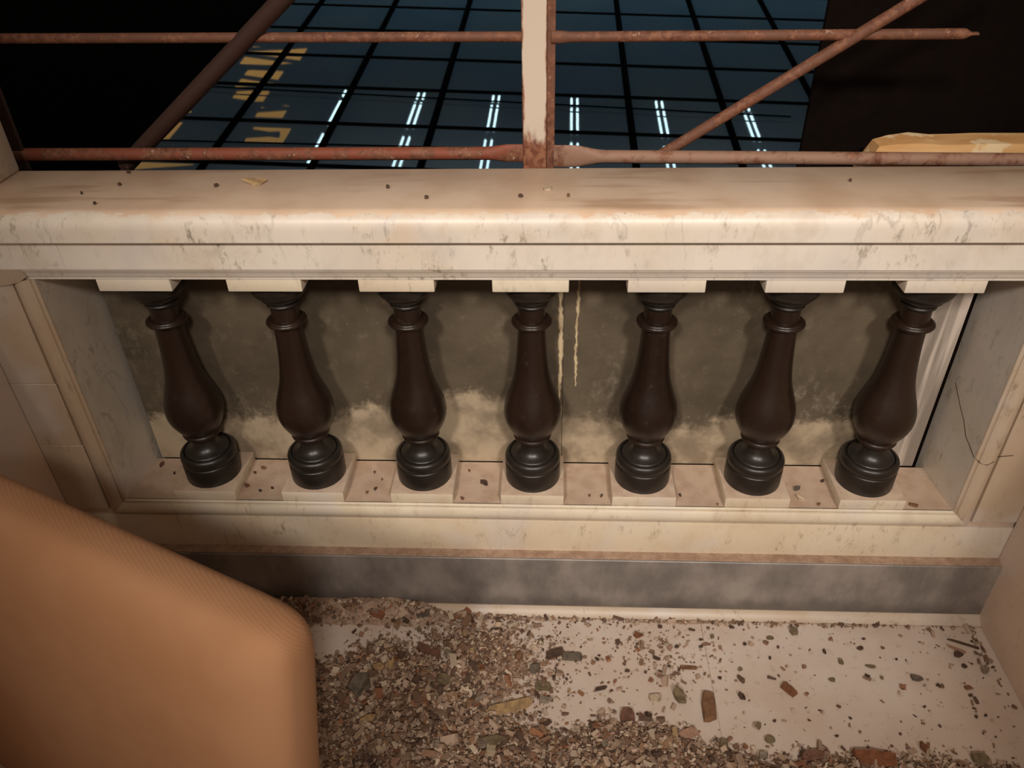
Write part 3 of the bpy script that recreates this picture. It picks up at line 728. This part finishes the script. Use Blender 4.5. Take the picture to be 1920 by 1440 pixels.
# repeats in the heap
KIND = dict(cream=('plaster_flake', 'cream plaster flake lying in the rubble heap', 'flake', 48), grey=('stone_flake', 'grey stone flake lying in the rubble heap', 'flake', 52),
            brown=('wood_chip', 'brown wood chip lying in the rubble heap', 'wood chip', 52), dark=('wood_chip', 'blackish chip lying in the rubble heap', 'wood chip', 44),
            tan=('wood_chip', 'tan wood chip lying in the rubble heap', 'wood chip', 30), rust=('rust_chip', 'small rusty chip lying in the rubble heap', 'chip', 14), pink=('plaster_flake', 'pinkish plaster chip lying in the rubble heap', 'flake', 46))
rnd = random.Random(5); placed = []
for k, (nm, lb, ct, cnt) in KIND.items():
    made = 0; tries = 0
    while made < cnt and tries < 20000:
        tries += 1
        x, y = rnd.uniform(-2.15, 2.4), rnd.uniform(-1.85, -.25)
        if rnd.random() > density(x, y)**1.4 or any((x-p)**2+(y-q)**2 < .0022 for p, q in placed): continue
        if y > -.30: continue
        placed.append((x, y)); L = min(.14, .045*math.exp(rnd.gauss(.0, .38))); Wd = L*rnd.uniform(.35, .95)
        flake(nm, ('larger ' if L > .062 else 'small ')+lb.replace('small ', '').replace('lying in the rubble heap', zone(x, y)), ct, x, y, L, Wd, rnd.uniform(0, 180), k, None, gz(x, y)+.004, rnd.random() < .4, k+' pieces in the rubble heap', rnd.uniform(0, .5), rnd.gauss(0, .28), made*31+7)
        made += 1
# crumbs on the ledge between the balusters
GAP = lambda x: ['left of the first baluster', 'between the first and second balusters', 'between the second and third balusters', 'between the third and middle balusters', 'between the middle and fifth balusters', 'between the fifth and sixth balusters', 'between the sixth and last balusters', 'right of the last baluster'][max(0, min(7, int(math.floor(x+4))))]
PXU = 1/207
for x, y, s, mt in [(-3.61, .47, 16, 'red'), (-3.44, .35, 7, 'dark'), (-2.68, .19, 14, 'red'), (-2.66, .37, 9, 'dark'), (-2.60, .44, 13, 'brown'), (-2.53, .12, 10, 'dark'), (-2.43, .16, 8, 'dark'), (-1.46, .17, 10, 'dark'), (-1.51, .40, 6, 'dark'),
                    (-1.42, .30, 6, 'brown'), (-.45, .27, 22, 'dark'), (-.61, .44, 7, 'brown'), (-.64, .06, 9, 'red'), (.33, .42, 6, 'cream'), (1.34, .14, 9, 'dark'), (2.68, .36, 10, 'dark'), (2.56, .05, 9, 'brown'), (.63, .12, 8, 'dark'), (.52, .12, 6, 'brown'), (-1.53, .12, 7, 'brown'), (1.66, .03, 6, 'red')]:
    flake('ledge_crumb', 'small crumb on the ledge '+GAP(x), 'crumb', x, y, s*PXU, s*PXU*.62, (x*77) % 180, mt, .02, ZL, group='crumbs on the ledge')
flake('folded_chip', 'dark folded chip on the ledge between the last two balusters', 'chip', 2.42, .25, .10, .06, 20, 'slate', .03, ZL)
flake('paint_flake', 'white curled paint flake on the ledge between the last two balusters', 'flake', 2.42, .11, .11, .035, -35, 'cream', .015, ZL, curl=.6)
flake('wood_chip', 'brown triangular chip on the ledge beside the last baluster', 'wood chip', 3.39, .055, .12, .06, -12, 'brown', .02, ZL)
# bits on top of the handrail
for x, y, s, mt in [(-3.15, .66, 9, 'dark'), (-3.10, .40, 7, 'dark'), (-2.35, .37, 10, 'dark'), (-1.05, .33, 9, 'dark'), (-.74, .13, 9, 'dark'), (-.07, .15, 9, 'dark'), (.27, .16, 9, 'brown'), (2.31, .42, 6, 'dark'), (-3.31, .23, 5, 'dark'), (-3.12, .04, 7, 'dark')]:
    flake('rail_crumb', 'tiny dark crumb on the handrail top '+('left of the pale flake' if x < -2.1 else 'right of the post' if x > .2 else 'between pale flake and post')+(' near its front edge' if y < .25 else ''), 'crumb', x, y, s/235, s/235*.9, (x*50) % 180, mt, .02, 2.75, group='crumbs on the handrail')
flake('paint_flake', 'pale curled flake on the left half of the handrail top', 'flake', -2.07, .44, .20, .13, 10, 'tan', .012, 2.75, curl=.8)
flake('plaster_flake', 'white plaster flake on the handrail near the post', 'flake', .12, .29, .09, .07, 15, 'cream', .015, 2.75)
for o in bpy.data.objects:
    if '_o' in o: del o['_o']
